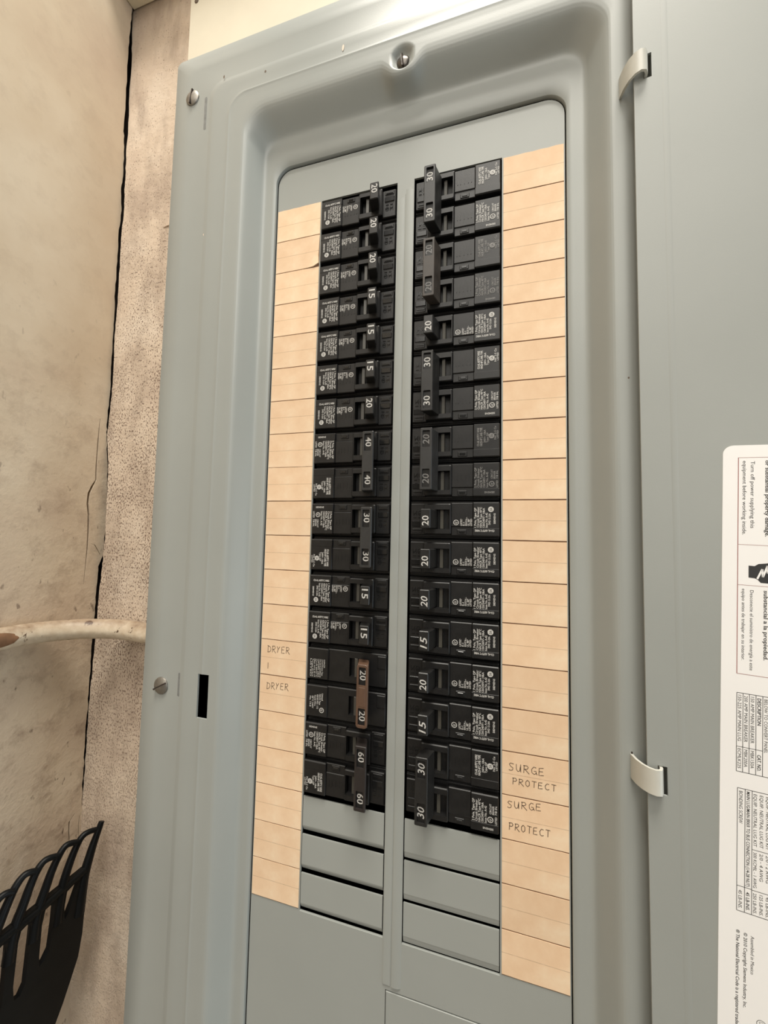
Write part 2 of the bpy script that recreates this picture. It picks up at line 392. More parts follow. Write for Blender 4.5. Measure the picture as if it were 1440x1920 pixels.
# ------------------------------------------------------------------ conduit
m = MB()
path = [(-191, 56, -357.5), (-240, 60, -357.3), (-280, 62, -357)]
Rb, cx_, cy_ = 62.0, -293.0, 1.0
for k in range(0, 11):
    a = math.radians(90 + 9 * k); path.append((cx_ + Rb * math.cos(a) , cy_ + Rb * math.sin(a), -356.8 + 0.6 * k))
path += [(-355, -40, -350), (-355, -120, -347), (-355, -700, -344)]
m.tube(path, 9.8, M['pipe'], 20)
pp = tag(m.obj('conduit_pipe', None, True, 50), 'cream painted conduit bending round the corner into the left side of the panel', 'pipe')
m = MB()                                                        # bare patch where the paint has flaked off
for k in range(1):
    cpt = Vector((-355, -20, -347.2)); vs = []
    rr = 9.9
    for i in range(9):
        y = -34 + i * 3.3
        wd = 84 * math.sqrt(max(0.004, 1 - (i / 8.0) ** 3))
        zc = -347.2 + (y + 20) * 0.03
        for j in range(7):
            a = math.radians(3 + (j / 6 - .5) * wd)
            vs.append((-355 + rr * math.cos(a), y, -350.4 + (y + 20) * -0.04 + rr * math.sin(a)))
    fs = [(i * 7 + j, i * 7 + j + 1, (i + 1) * 7 + j + 1, (i + 1) * 7 + j) for i in range(8) for j in range(6)]
    m.add(vs, fs, M['bare'])
o = m.obj('bare_patch', pp, True); o['label'] = 'bare brown patch where the pipe paint has flaked off'

# ------------------------------------------------------------------ electrical panel
panel = tag(empty('electrical_panel', (0, 75, -700)), 'grey metal electrical panel with its door swung open, full of black breakers', 'electrical panel')
panel.location = (0, 0, 0)
# enclosure
m = MB()
for b in ((-192, -190.5, -13.5, 61.5, -716, 138), (190.5, 192, -13.5, 61.5, -716, 138), (-192, 192, -13.5, 61.5, 136.5, 138), (-192, 192, -13.5, 61.5, -716, -714.5)): m.box(*b, M['paint'])
m.box(-190.5, 190.5, 60, 61.4, -714.5, 136.5, M['inside'])
m.box(-190.4, -189.9, -12, 60, -714, 136, M['inside']); m.box(189.9, 190.4, -12, 60, -714, 136, M['inside'])
m.obj('enclosure', panel)
# cover: rings of rounded rectangles, each with its own depth
Zs = [20, 0, -50, -100, -150, -200, -250, -300, -340, -355.2, -386.2, -400, -450, -500, -550, -600, -640]
Xs = [-80, -60, -40, -26, -20] + [-17 + 1.0 * i for i in range(35)] + [20, 26, 40, 60, 80]
def ring_pts(a, zt, zb, r, n=10):
    P = []
    for k in range(n + 1):                       # top left corner, from left side up to the top
        t = math.radians(180 - 90 * k / n); P.append((-a + r + r * math.cos(t), zt - r + r * math.sin(t)))
    for x in Xs: P.append((x, zt))
    for k in range(n + 1):
        t = math.radians(90 - 90 * k / n); P.append((a - r + r * math.cos(t), zt - r + r * math.sin(t)))
    for z in Zs: P.append((a, z))
    for k in range(n + 1):
        t = math.radians(0 - 90 * k / n); P.append((a - r + r * math.cos(t), zb + r + r * math.sin(t)))
    for x in Xs[::-1]: P.append((x, zb))
    for k in range(n + 1):
        t = math.radians(-90 - 90 * k / n); P.append((-a + r + r * math.cos(t), zb + r + r * math.sin(t)))
    for z in Zs[::-1]: P.append((-a, z))
    return P
Y0 = -16.0
prof = [  # half width, top, bottom, corner radius, depth
    (196.0, 140.4, -716, 5, -12.6), (196.0, 140.4, -716, 5, -14.0), (195.4, 139.8, -715.4, 5, -14.7), (180, 126, -700, 8, -14.8), (161.5, 110.6, -682, 12, -14.8),
    (160.0, 109.2, -680.5, 12, -15.1), (157.5, 106.6, -678, 12, -15.9), (156, 105, -676.5, 12, -16.1), (150, 99.5, -671, 14, -16.1), (144.0, 93.5, -665, 16, -16.1), (142.2, 92.5, -663.5, 16, -16.25), (140.6, 91.5, -662, 16, -16.5), (139.2, 90, -660.5, 16, -16.25), (134.8, 86, -656, 17, -16.1),
    (131, 82, -652, 18, -16.1), (128, 79, -649, 18, -16.05), (126.6, 76.4, -646, 19, -15.8), (125.5, 74.3, -644, 19, -15.3), (124.4, 72.3, -642, 19, -14.4), (123.2, 70.4, -640, 19, -13.0), (121.6, 68, -637.5, 18, -10.8), (119.9, 65.6, -635, 17, -8.4), (118.2, 63.2, -632.6, 16, -6.0), (116.9, 61.4, -630.8, 15, -4.2), (116.0, 60.1, -629.4, 14.5, -3.1), (115.0, 58.8, -628, 14, -2.45), (113.8, 57.4, -626.4, 13.5, -2.1), (112.3, 55.8, -624.8, 13, -2.0), (108.5, 46, -620, 13, -2.0), (104.9, 34.8, -616, 13, -2.0), (104.7, 34.6, -615.8, 13, -1.7), (104.7, 34.6, -615.8, 13, 0.8)]
dense = []
for p, q in zip(prof, prof[1:]):
    k = 4 if 72 < q[1] and p[1] < 93 else 1
    dense += [tuple(a + (b_ - a) * i / k for a, b_ in zip(p, q)) for i in range(k)]
prof = dense + [prof[-1]]
rings = [ring_pts(a, zt, zb, r) for a, zt, zb, r, y in prof]
SX, SZ = -0.5, 76.6                                             # dish of the middle screw
vs = []; n = len(rings[0])
def smooth01(t): t = max(0, min(1, t)); return t * t * (3 - 2 * t)
for (a, zt, zb, r, y), P in zip(prof, rings):
    for (x, z) in P:
        yy, zz = y, z
        if z > 40 and abs(x) < 30:
            # the recess wall bulges down around the screw boss
            if 55 < zt < 80:
                k = math.exp(-((x - SX) / 12.0) ** 4)
                amt = smooth01((zt - 58) / 18) * k
                zz = z - 8.0 * amt
            d = math.hypot(x - SX, zz - SZ)
            yy = max(y, -12.4 + (y + 12.4) * smooth01((d - 4.8) / 4.6))
        vs.append((x, yy, zz))
m = MB()
iL = [i for i in range(len(prof)) if prof[i][0] in (144.0, 134.8)]
fs = []
for i in range(len(prof) - 1):
    for k in range(n):
        j = (k + 1) % n
        P = rings[i]
        if iL[0] <= i < iL[1] and P[k][0] < 0 and P[j][0] < 0:
            zz = sorted((P[k][1], P[j][1]))
            if abs(zz[0] + 386.2) < .01 and abs(zz[1] + 355.2) < .01: continue       # the latch slot
        fs.append((i * n + k, i * n + j, (i + 1) * n + j, (i + 1) * n + k))
m.add(vs, fs, M['paint'])
for x0, x1, z0, z1 in ((-144.2, -144.0, -386.2, -355.2), (-134.8, -134.6, -386.2, -355.2), (-144.2, -134.6, -355.2, -355.0), (-144.2, -134.6, -386.4, -386.2)): m.box(x0, x1, -16.05, -14.6, z0, z1, M['paint'])
cover = m.obj('cover', panel, True, 60)
bmx = bmesh.new(); bmx.from_mesh(cover.data); bmesh.ops.recalc_face_normals(bmx, faces=bmx.faces[:]); bmx.to_mesh(cover.data); bmx.free()
# flat plates painted dark for the shade in dashes beside the corner screws, chips and rust specks
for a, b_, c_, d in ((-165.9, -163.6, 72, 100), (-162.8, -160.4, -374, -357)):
    m = MB(); m.plate([rrect(a, b_, c_, d, 1.0, 3)], -14.9, -14.7, M['groove_shade']); m.obj('groove_shade_mark', panel)
for x, z, rx, rz, mt in ((-44.6, 98.2, 1.0, 2.6, 'chip'), (-108.9, 102.0, 1.0, 1.1, 'rust'), (-159.6, -18.2, 1.1, 1.2, 'chip'), (-147, 110, .7, 1.6, 'rust'), (132.6, -162.6, .5, .6, 'rust')):
    y = -16.16 if abs(x) < 157 else -14.9
    m = MB(); m.add([(x + rx * random.uniform(.7, 1.2) * math.cos(2 * math.pi * k / 9), y - (.2 if mt == 'chip' else 0.0), z + rz * random.uniform(.8, 1.15) * math.sin(2 * math.pi * k / 9)) for k in range(9)], [list(range(9))], M[mt])
    m.obj('paint_chip', panel)
def screw(x, y, z, r, ang, mat, parent, dome=1.6):
    m = MB(); m.disc((0, 0, 0), [(r, 0.4), (r, -0.5), (r * .97, -1.0), (r * .8, -1.0 - dome * .45), (r * .5, -1.0 - dome * .8), (r * .2, -1.0 - dome)], mat, 30)
    m.box(-r * .93, r * .93, -1.05 - dome, -0.2 - dome * .2, -0.5, 0.5, M['dark'])
    m.box(-r * .9, r * .9, -1.12 - dome * .95, -0.2 - dome * .2, -0.95, -0.5, mat)
    o = m.obj('cover_screw', parent, True, 35); o.location = Vector((x, y, z)) * S; o.rotation_euler = (0, math.radians(ang), 0); return o
screw(-178.0, -14.7, 103.0, 6.3, 100, M['steel'], panel)
screw(-177.8, -14.7, -368.2, 6.3, -28, M['steel'], panel)
screw(SX, -12.3, SZ - 0.6, 4.8, 84, M['steel_dark'], panel)['label'] = 'dark slotted screw in the dish at the top of the cover'
# dead front with the two breaker openings
m = MB()
ZB = -433.6; ZK = -509.6
m.plate([rrect(-103.6, 104.0, -614, 33.2, 12, 8), rect(-65.6, -6.2, ZK, 0.9), rect(6.2, 65.6, ZK, 0.9), rect(-4.0, 57.5, -608, -539.4)], 0, 1.5, M['paint'])
m.obj('dead_front', panel)
m = MB()                                                        # the folded rib between the two rows of breakers
ribp = [(-6.2, 1.5), (-6.2, -0.1), (-5.7, -0.5), (-5.0, -0.65), (-1.3, -0.65), (-0.9, -0.5), (-0.7, -0.1), (-0.4, -0.1), (-0.2, -0.75), (0.3, -1.0), (2.4, -1.15), (4.2, -0.95), (5.4, -0.5), (6.2, 0.1), (6.2, 1.5)]
bmz = [(x, y) for x, y in ribp]
m.prism(bmz, -536, 5, M['paint'])
m.v = [(x, y if z < 0 else (y if y > 0 else 0.02), z) for x, y, z in m.v]
m.obj('center_rib', panel, True, 50)
# knock-out blanks below the breakers
def blank(sx, z1):
    m = MB(); x0, x1 = (6.9, 65.1)
    z0 = z1 - (24.75 if sx < 0 else 25.0); q = 1.0 if sx < 0 else 0.45
    pr = [(0.3, z1 - 0.45), (-0.05, z1 - 0.3), (-0.1, z1 - 0.8), (-0.1, z0 + 5.0), (0.15, z0 + 4.0), (1.0 * q, z0 + 2.4), (2.0 * q, z0 + 0.9), (2.0 * q + 1.2, z0 + 0.8), (1.3, z0 + 4.2), (1.2, z1 - 0.6)]
    vs = [(x0, y, z) for y, z in pr] + [(x1, y, z) for y, z in pr]; k = len(pr)
    fs = [(i, (i + 1) % k, k + (i + 1) % k, k + i) for i in range(k)] + [list(range(k))[::-1], [k + i for i in range(k)]]
    m.add([(sx * x, y, z) for x, y, z in vs], fs, M['paint'])
    o = m.obj('knockout_blank', panel, False)
    bmx = bmesh.new(); bmx.from_mesh(o.data); bmesh.ops.recalc_face_normals(bmx, faces=bmx.faces[:]); bmx.to_mesh(o.data); bmx.free()
for sx in (-1, 1):
    for i in range(3): blank(sx, ZB - 25.35 * i)
m = MB(); m.plate([rect(-3.6, 57.1, -607.6, -540.3)], -0.1, 1.4, M['paint'], 0.3)
m.obj('main_breaker_knockout', panel)
# dark interior behind the openings
m = MB(); m.box(-104, 104, 48, 49, -614, 34, M['inside']); m.obj('interior_back', panel)
# door, swung open about its left edge
TH = math.radians(6.0)
DO = Vector((135.2, -24.2, 0))
def door_pt(s_, d, z):      # s_ along the door, d out of its face towards the viewer
    return (DO.x + s_ * math.cos(TH) - d * math.sin(TH), DO.y - s_ * math.sin(TH) - d * math.cos(TH), z)
def to_door(mb): mb.v = [door_pt(x, -y, z) for x, y, z in mb.v]; return mb
m = MB()
hole1, hole2 = (4.4, 8.4, 2.0, 16.2), (4.4, 8.4, -376.9, -363.2)
m.plate([rect(0.0, 274, -668, 100), rect(*hole1), rect(*hole2)], 0, 1.3, M['paint'], 0.12)
# shallow pressed step down the door
for sv in ((13.0, 16.0),):
    m.add([(sv[0], -0.02, -668), (sv[0], -0.02, 100), ((sv[0] + sv[1]) / 2, -0.2, 100), ((sv[0] + sv[1]) / 2, -0.2, -668), (sv[1], -0.02, 100), (sv[1], -0.02, -668)], [(0, 1, 2, 3), (3, 2, 4, 5)], M['paint'])
to_door(m); door = m.obj('door', panel, True, 20)
def hinge(z0, z1):
    m = MB(); e = door_pt(7.6, -1.2, 0); f = door_pt(6.6, 2.4, 0)
    P = [(131.6, -12.5), (131.5, -17), (132.2, -21), (133.6, -24.4), (135.5, -26.8), (137.6, -27.9), (139.2, -27.5), (140.1, -26), (140.4, -23)]
    vs = []; th = 1.3
    for i, (x, y) in enumerate(P):
        t = Vector(P[min(i + 1, len(P) - 1)]) - Vector(P[max(i - 1, 0)]); t.normalize(); nn = Vector((t.y, -t.x))
        vs += [(x, y, z0), (x, y, z1), (x + nn.x * th, y + nn.y * th, z1), (x + nn.x * th, y + nn.y * th, z0)]
    k = len(P); fs = [(4 * i + a, 4 * i + (a + 1) % 4, 4 * i + 4 + (a + 1) % 4, 4 * i + 4 + a) for i in range(k - 1) for a in range(4)] + [(0, 1, 2, 3), (4 * k - 4, 4 * k - 3, 4 * k - 2, 4 * k - 1)]
    m.add(vs, fs, M['tab'])
    m.box(130.6, 131.3, -16.4, -15.9, z0 + 1.5, z1 + 1.0, M['dark'])
    o = m.obj('hinge_tab', door, True, 60)
    bmx = bmesh.new(); bmx.from_mesh(o.data); bmesh.ops.recalc_face_normals(bmx, faces=bmx.faces[:]); bmx.to_mesh(o.data); bmx.free()
hinge(3.0, 15.4); hinge(-375.6, -363.6)
# warning label on the door
PH = math.radians(-1.9); LO = Vector((34.05, -205.15))
def lab(s_, t): return (LO.x + s_ * math.cos(PH) - t * math.sin(PH), LO.y + s_ * math.sin(PH) + t * math.cos(PH))
def to_lab(mb): mb.v = [door_pt(*(lambda q: (q[0], -y, q[1]))(lab(x, z))) for x, y, z in mb.v]; return mb
m = MB(); m.plate([rrect(0, 118, -330, 0, 4.2, 8)], -0.16, -0.01, M['sticker'])
to_lab(m); wl_ = m.obj('warning_label', panel)
wl_['label'] = 'white printed warning sticker on the inside of the door'
m = MB(); YP = -0.2
def vtext(body, s0, s1, t0, t1, bold=0.0, mat='ink'):
    m.text(body, (s0, YP, t0), (0, 0, -1), (1, 0, 0), t0 - t1, s1 - s0, M[mat], 0, False, bold)
def hl(s0, s1, t, wd=0.22, mat='ink'): m.add([(s0, YP, t - wd / 2), (s1, YP, t - wd / 2), (s1, YP, t + wd / 2), (s0, YP, t + wd / 2)], [(0, 1, 2, 3)], M[mat])
def vl(s, t0, t1, wd=0.22, mat='ink'): m.add([(s - wd / 2, YP, t1), (s + wd / 2, YP, t1), (s + wd / 2, YP, t0), (s - wd / 2, YP, t0)], [(0, 1, 2, 3)], M[mat])
hl(5.9, 70, -6.0, .16, 'ink_red'); hl(5.9, 70, -47.8, .16, 'ink_red'); hl(5.9, 70, -66.9, .16, 'ink_red'); hl(5.9, 70, -108.4, .2, 'ink_red'); vl(5.95, -6, -108.4, .3, 'ink_red')
vtext('equipment before working inside.', 7.6, 9.2, -7.6, -43.1)
vtext('Turn off power supplying this', 10.6, 12.2, -7.8, -39.8)
vtext('or substantial property damage.', 16.0, 17.6, -7.5, -43.6, .018)
vtext('Will cause death, serious injury', 19.2, 20.8, -7.5, -44.0, .018)
vtext('equipo antes de trabajar en su interior.', 7.6, 9.0, -68.7, -102.0)
vtext('Desconecte el suministro de energ\u00eda a este', 10.6, 12.0, -69.1, -106.2)
vtext('substancial a la propiedad.', 15.6, 17.2, -68.8, -100.8, .018)
# pictogram: a hand with a lightning bolt
m.add([(x, YP, z) for x, z in ((10.0, -57.6), (12.2, -57.7), (13.6, -56.6), (16.0, -56.2), (19, -55.6), (23, -56), (25, -58), (24.5, -62), (21, -64.6), (17, -65.4), (14.4, -65.3), (13.4, -64.0), (12.4, -63.4), (10.0, -63.2))], [list(range(14))], M['ink'])
zig = [(13.2, -63.6), (15.0, -58.9), (15.2, -62.6), (16.9, -57.2), (17.0, -60.8), (19.5, -55.4)]
for (a, b_), (c, d) in zip(zig, zig[1:]):
    t = Vector((c - a, d - b_)).normalized() * .0; nx = Vector((-(d - b_), c - a)).normalized() * .38
    m.add([(a + nx.x, YP - .03, b_ + nx.y), (a - nx.x, YP - .03, b_ - nx.y), (c - nx.x, YP - .03, d - nx.y), (c + nx.x, YP - .03, d + nx.y)], [(0, 1, 2, 3)], M['sticker'])
# first table
for s_ in (6.0, 8.3, 10.6, 13.0, 15.4): vl(s_, -117.2, -153.0, .22)
hl(6, 40, -117.2, .24); hl(6, 15.4, -141.7, .22); hl(6, 40, -153.0, .24)
for s_, a, b_ in ((6.45, '150-225 AMP MAIN LUG', 'ECMLK225'), (8.75, '200 AMP MAIN BREAKER', 'MBK200A'), (11.1, '150 AMP MAIN BREAKER', 'MBK150A')):
    vtext(a, s_, s_ + 1.35, -118.2, -118.2 - 1.05 * len(a)); vtext(b_, s_, s_ + 1.35, -142.6, -142.6 - 1.12 * len(b_))
vtext('DESCRIPTION', 13.5, 14.9, -118.4, -130.6, .02); vtext('CAT. NO.', 13.5, 14.9, -143.8, -151, .02)
vtext('BELOW TO CONVERT PANEL', 15.9, 17.2, -118.4, -142.4); vtext('USE THE KIT LISTED', 18.2, 19.5, -118.4, -138)
# second table
for s_ in (6.5, 9.3, 11.8): vl(s_, -160.4, -214.6, .22)
hl(6.5, 40, -160.4, .24); hl(6.5, 11.8, -203.7, .22); hl(11.8, 40, -186.2, .22); hl(11.8, 40, -203.9, .22); hl(6.5, 40, -214.6, .24)
vtext('BONDING SCREW', 7.1, 8.5, -161.6, -176); vtext('45 LB-INS.', 7.1, 8.5, -205.4, -213.4)
vtext('MAIN LUG/MAIN BRKR TO BUS CONNECTION (1/4-28 NUT)', 9.8, 11.1, -161.2, -203.0, .012); vtext('45 LB-INS.', 9.8, 11.1, -205.4, -213.4, .012)
for s_, b_, c_ in ((12.3, '300 KCMIL - 1 AWG', '250 LB-INS.'), (14.5, '2/0 - 4 AWG', '125 LB-INS.'), (16.7, '2/0 - 2 AWG', '45 LB-INS.')):
    vtext('EQUIP. NEUTRAL LUG KIT', s_, s_ + 1.3, -161.6, -184.6); vtext(b_, s_, s_ + 1.3, -187.2, -202.6 if len(b_) > 12 else -199); vtext(c_, s_, s_ + 1.3, -205.0, -213.8)
vtext('\u00ae The National Electrical Code is a registered trademark', 6.4, 7.7, -223.0, -267.5, .012)
vtext('\u00a9 2010 Copyright Siemens Industry, Inc.', 9.1, 10.4, -223.3, -255.4, .008)
vtext('Assembled in Mexico', 11.6, 12.9, -223.8, -240.1)
m.ring((15.4, YP, -259.6), (1, 0, 0), (0, 0, 1), 1.5, 1.75, M['print_faint'], 18); vtext('UL', 14.6, 16.2, -258.6, -260.6, 0, 'print_faint')
to_lab(m); m.obj('label_print', wl_)
# ------------------------------------------------------------------ circuit directory strips
STROKES = {
 'D': [[(0, 0), (0.05, 1)], [(-.08, 1), (.45, .86), (.62, .5), (.42, .1), (-.05, .0)]],
 'R': [[(0, 0), (.06, 1)], [(-.05, .95), (.4, 1), (.55, .78), (.4, .55), (.08, .48)], [(.12, .5), (.66, -.08)]],
 'Y': [[(0, 1), (.22, .55)], [(.55, 1), (.22, .52), (.06, 0)]],
 'E': [[(.55, 1), (.05, .95), (0, 0), (.58, .05)], [(.03, .52), (.48, .55)]],
 'S': [[(.6, .95), (.2, 1), (.05, .8), (.22, .6), (.5, .4), (.45, .12), (.2, 0), (0, .12)]],
 'U': [[(0, 1), (.02, .3), (.18, .02), (.42, .15), (.52, 1), (.54, 0)]],
 'G': [[(.58, .9), (.3, 1), (.05, .65), (.08, .2), (.35, 0), (.58, .2), (.56, .45), (.3, .45)], [(.56, .3), (.7, .0)]],
 'P': [[(.02, -.05), (.08, 1)], [(-.06, .95), (.4, 1), (.58, .75), (.4, .52), (.08, .5)]],
 'O': [[(.3, 1), (.05, .7), (.05, .25), (.3, 0), (.55, .25), (.55, .75), (.32, 1)]],
 'T': [[(0, 1), (.65, .98)], [(.34, 1), (.30, 0)]],
 'C': [[(.58, .88), (.3, 1), (.04, .6), (.1, .15), (.34, 0), (.6, .14)]],
 '|': [[(0.05, 1), (0.0, 0)]],
}
def handwrite(word, x0, z0, x1, z1, h, parent, tilt=0.0, wd=0.42):
    m = MB(); n_ = len(word)
    for i, ch in enumerate(word):
        w_ = (x1 - x0) / max(1, n_); cx = x0 + i * w_; cz = z0 + (z1 - z0) * (i / max(1, n_ - 1) if n_ > 1 else 0)
        for st in STROKES[ch]:
            k = 0.9 * w_ if ch != '|' else 1
            # round the polyline off a little
            P = [(cx + px * k * 1.25, cz + pz * h + random.uniform(-.12, .12)) for px, pz in st]
            Q = []
            for a, b_ in zip(P, P[1:]): Q += [a, ((a[0] * .5 + b_[0] * .5), (a[1] * .5 + b_[1] * .5))]
            m.stroke(Q + [P[-1]], -0.42, wd, M['pencil'])
    return m.obj('handwriting', parent)
def strip(side):
    x0, x1 = (-103.0, -66.3) if side < 0 else (66.5, 103.3)
    m = MB(); m.plate([rect(x0, x1, -508.2, -0.2)], -0.12, 0.0, M['line'])
    st = m.obj('label_strip', panel)
    st['label'] = ('left' if side < 0 else 'right') + ' strip of tan circuit labels, ' + ('two marked dryer' if side < 0 else 'two marked surge protect')
    for i in range(20):
        gp = 0.30 if side < 0 else 0.38; zt = -25.4 * i - (gp if i else 0); zb = -25.4 * (i + 1) + gp
        c = MB()
        y = -0.38
        if side < 0 and i == 7: zb = -25.4 * (i + 1) + .02
        if side < 0 and i == 13: zb += 0.12
        N = 9
        vs = []
        for k in range(N):
            x = x0 + (x1 - x0) * k / (N - 1)
            lift = 0.0
            if side < 0 and i == 1: lift = 0.9 * smooth01((k - 5.0) / 3.0)
            jt = random.uniform(-.07, .07) if i else random.uniform(-.3, .3)
            tr = -2.2 if (side < 0 and i == 1 and k == N - 1) else 0
            vs += [(x, y - lift, zb + random.uniform(-.06, .06) - tr * .9), (x + tr * .25, y - lift * .3, zb + 8), (x, y, zt + jt)]
        fs = []
        for k in range(N - 1):
            for j in range(2): fs.append((3 * k + j, 3 * k + 3 + j, 3 * k + 4 + j, 3 * k + 1 + j))
        nb = len(vs)
        vs += [(v[0], -0.1, v[2]) for v in vs[:]]
        fs2 = [[q + nb for q in f[::-1]] for f in fs]
        bl = [3 * k for k in range(N)]; tl = [3 * k + 2 for k in range(N)]
        sd = [(a, a + nb, b_ + nb, b_) for a, b_ in zip(bl, bl[1:])] + [(b_, b_ + nb, a + nb, a) for a, b_ in zip(tl, tl[1:])]
        sd += [(0, 1, 1 + nb, nb), (1, 2, 2 + nb, 1 + nb), (3 * N - 3, 3 * N - 3 + nb, 3 * N - 2 + nb, 3 * N - 2), (3 * N - 2, 3 * N - 2 + nb, 3 * N - 1 + nb, 3 * N - 1)]
        c.add(vs, fs + fs2 + sd, M['paper'])
        o = c.obj('circuit_label', st)
        zc = -25.4 * (i + .5)
        o.data.transform(Matrix.Translation((0, 0, -zc * S))); o.location = (0, 0, zc * S)
    if side < 0:
        handwrite('DRYER', -97.4, -339.4, -78.6, -339.1, 4.6, st)
        handwrite('|', -96.9, -351.2, -96, -351, 4.4, st)
        handwrite('DRYER', -97.0, -365.6, -78.6, -364.6, 4.5, st)
    else:
        handwrite('SURGE', 70.4, -391.9, 91.4, -391.8, 4.3, st)
        handwrite('PROTECT', 72.6, -399.5, 97.6, -399.2, 3.6, st)
        handwrite('SURGE', 69.6, -413.6, 89.6, -411.9, 4.0, st)
        handwrite('PROTECT', 70.6, -425.9, 94.2, -425.5, 4.0, st)
strip(-1); strip(1)

# ------------------------------------------------------------------ breakers
# modelled as they sit in the right hand row (inner end towards the rib); the left row is the same thing turned half a turn
XU, ZU = (0, 0, 1), (-1, 0, 0)                                    # lettering that reads upwards
HANDLE = [(16.4, -12.5), (22.7, -12.5), (24.4, -6.0), (25.4, -1.2), (26.0, 8.0), (20.0, 8.0), (19.4, -1.2), (17.8, -6.0)]
def housing_mesh(kind):
    m = MB(); B = M['black']
    m.box(6.7, 65.0, 3.4, 44, -12.55, 12.55, B, 0.5)
    m.box(7.0, 64.9, 2.6, 4, -11.6, 11.9, B, 0.4)
    if kind == 'smooth':
        m.plate([rrect(7.2, 64.5, -10.7, 11.0, 1.2, 3), rect(24.0, 33.4, -6.2, 6.3)], -0.7, 4, B, 0.5)
        m.box(48.6, 64.5, -2.0, 1, -10.6, 10.4, B, 0.5)
        m.box(7.4, 13.5, -1.1, 1, -9.4, -1.2, B, 0.4)
    else:
        m.plate([rrect(16.8, 34.6, -9.7, 10.2, 1.0, 3), rect(23.6, 33.6, -6.3, 6.4)], -2.7, 4, B, 0.55)    # frame round the handle
        m.box(34.4, 48.4, -1.0, 4, -4.6, 10.9, B, 0.45)                                                       # middle panel
        m.prism([(34.6, 4), (34.6, -0.5), (48.6, -0.5), (48.6, 4)], -10.4, -4.5, B, 0.35)
        m.box(38.4, 44.4, -0.95, 1, -9.6, -6.4, B, 0.3); m.box(39.6, 43.2, -1.25, 1, -8.7, -7.2, M['black_glossy'], 0.2)
        for x in (36.4, 38.3, 41.0, 43.6, 45.6): m.box(x, x + .5, -1.15, 0, 0.2, 4.0, B)
        m.box(48.2, 64.7, -1.95, 4, -10.6, 11.1, B, 0.55)                                                     # label block
        m.box(48.2, 64.6, -2.05, 0, -10.2, -5.3, B, 0.3)
        m.box(7.3, 17.2, 0.4, 4, -10.2, 10.4, B, 0.5)                                                         # inner end
        m.box(8.3, 15.6, -0.15, 1, -4.9, -1.0, M['black_glossy'], 0.35)
        m.box(8.5, 15.4, 0.05, 1, -9.2, -6.2, B, 0.3); m.box(9.4, 14.6, -0.25, .6, -7.5, -6.9, M['black_glossy'])
        m.text('ON', (15.2, -0.02 + 0.3, 2.4), (-1, 0, 0), (0, 0, -1), 6.0, -3.6, M['black_glossy'])
        for x, z in ((9.6, 3.6), (12.8, 3.6), (9.4, .9), (12.6, .9)): m.box(x, x + 2.1, 0.1, .6, z, z + .45, M['black_glossy'])
    for x0, x1, z0, z1 in ((23.4, 24.0, -6.4, 6.5), (33.2, 33.8, -6.4, 6.5)): m.box(x0, x1, -0.4, 14, z0, z1, M['inside'])
    m.box(23.6, 33.6, 14, 14.5, -6.5, 6.5, M['inside'])
    return m.mesh('housing')
def shutter_mesh(shift):
    m = MB(); m.prism([(27.3 + shift, -0.6), (29.5 + shift, -0.9), (29.8 + shift, 3), (30.2 + shift, 11), (28.2 + shift, 11)], -6.2, 6.2, M['shutter'], 0.15)
    return m.mesh('arc_shutter')
def handle_mesh():
    m = MB(); m.prism(HANDLE, -6.05, 6.15, M['handle'], 0.45); m.box(18.6, 25.6, 1.6, 2.8, -6.2, 6.3, M['handle'], 0.2)
    return m.mesh('handle')
def mark_mesh(txt, shear, mat, y, x=21.6, z=-4.4, bold=0.012):
    m = MB(); m.text(txt, (x, y, z), XU, ZU, 6.3, 4.4, M[mat], shear, False, bold)
    return m.mesh('rating_mark')
def single_print():
    m = MB(); P = M['print']; y = -2.09
    for i, (t, L) in enumerate((('1 Pole, Type QP', 12.6), ('Circuit Breaker', 13.2), ('HACR Type 40\u00b0C', 13.0), ('120/240V~ 10kA', 12.4), ('Issue No. A-42', 9.4))):
        m.text(t, (50.4 + i * 1.75, y, -5.0), XU, ZU, L, 1.35, P, 0, False, .02)
    m.text('SWD 15-20A', (59.2, y, -3.2), XU, ZU, 7.2, 1.3, P, 0, False, .02)
    m.ring((59.4, y, 6.6), (1, 0, 0), (0, 0, 1), 0, 1.75, P, 20); m.text('SA', (59.4, y - .03, 6.6), XU, ZU, 1.9, 1.7, M['black'], 0, True)
    m.text('SIEMENS', (62.2, y, -2.6), XU, ZU, 6.8, 1.2, P, 0, False, .02)
    m.text('CU-AL 60/75\u00b0C WIRE', (61.6, y, -6.3), (-1, 0, 0), (0, 0, -1), 12.0, 1.35, P, 0, False, .03)
    y = -1.06
    m.ring((37.7, y, -1.9), (1, 0, 0), (0, 0, 1), 1.35, 1.75, P, 22); m.text('UL', (37.7, y, -1.9), (.6, 0, .8), (-.8, 0, .6), 1.7, 1.5, P, 0, True, .02)
    for i, (t, L) in enumerate((('LISTED', 4.6), ('E-1', 2.2), ('ISSUE NO.', 5.6), ('UL 489', 4.6), ('LISTED', 4.6))):
        m.text(t, (41.6 + i * 1.55, y, -4.0), XU, ZU, L, 1.2, P, 0, False, .02)
    return m.mesh('label_print')
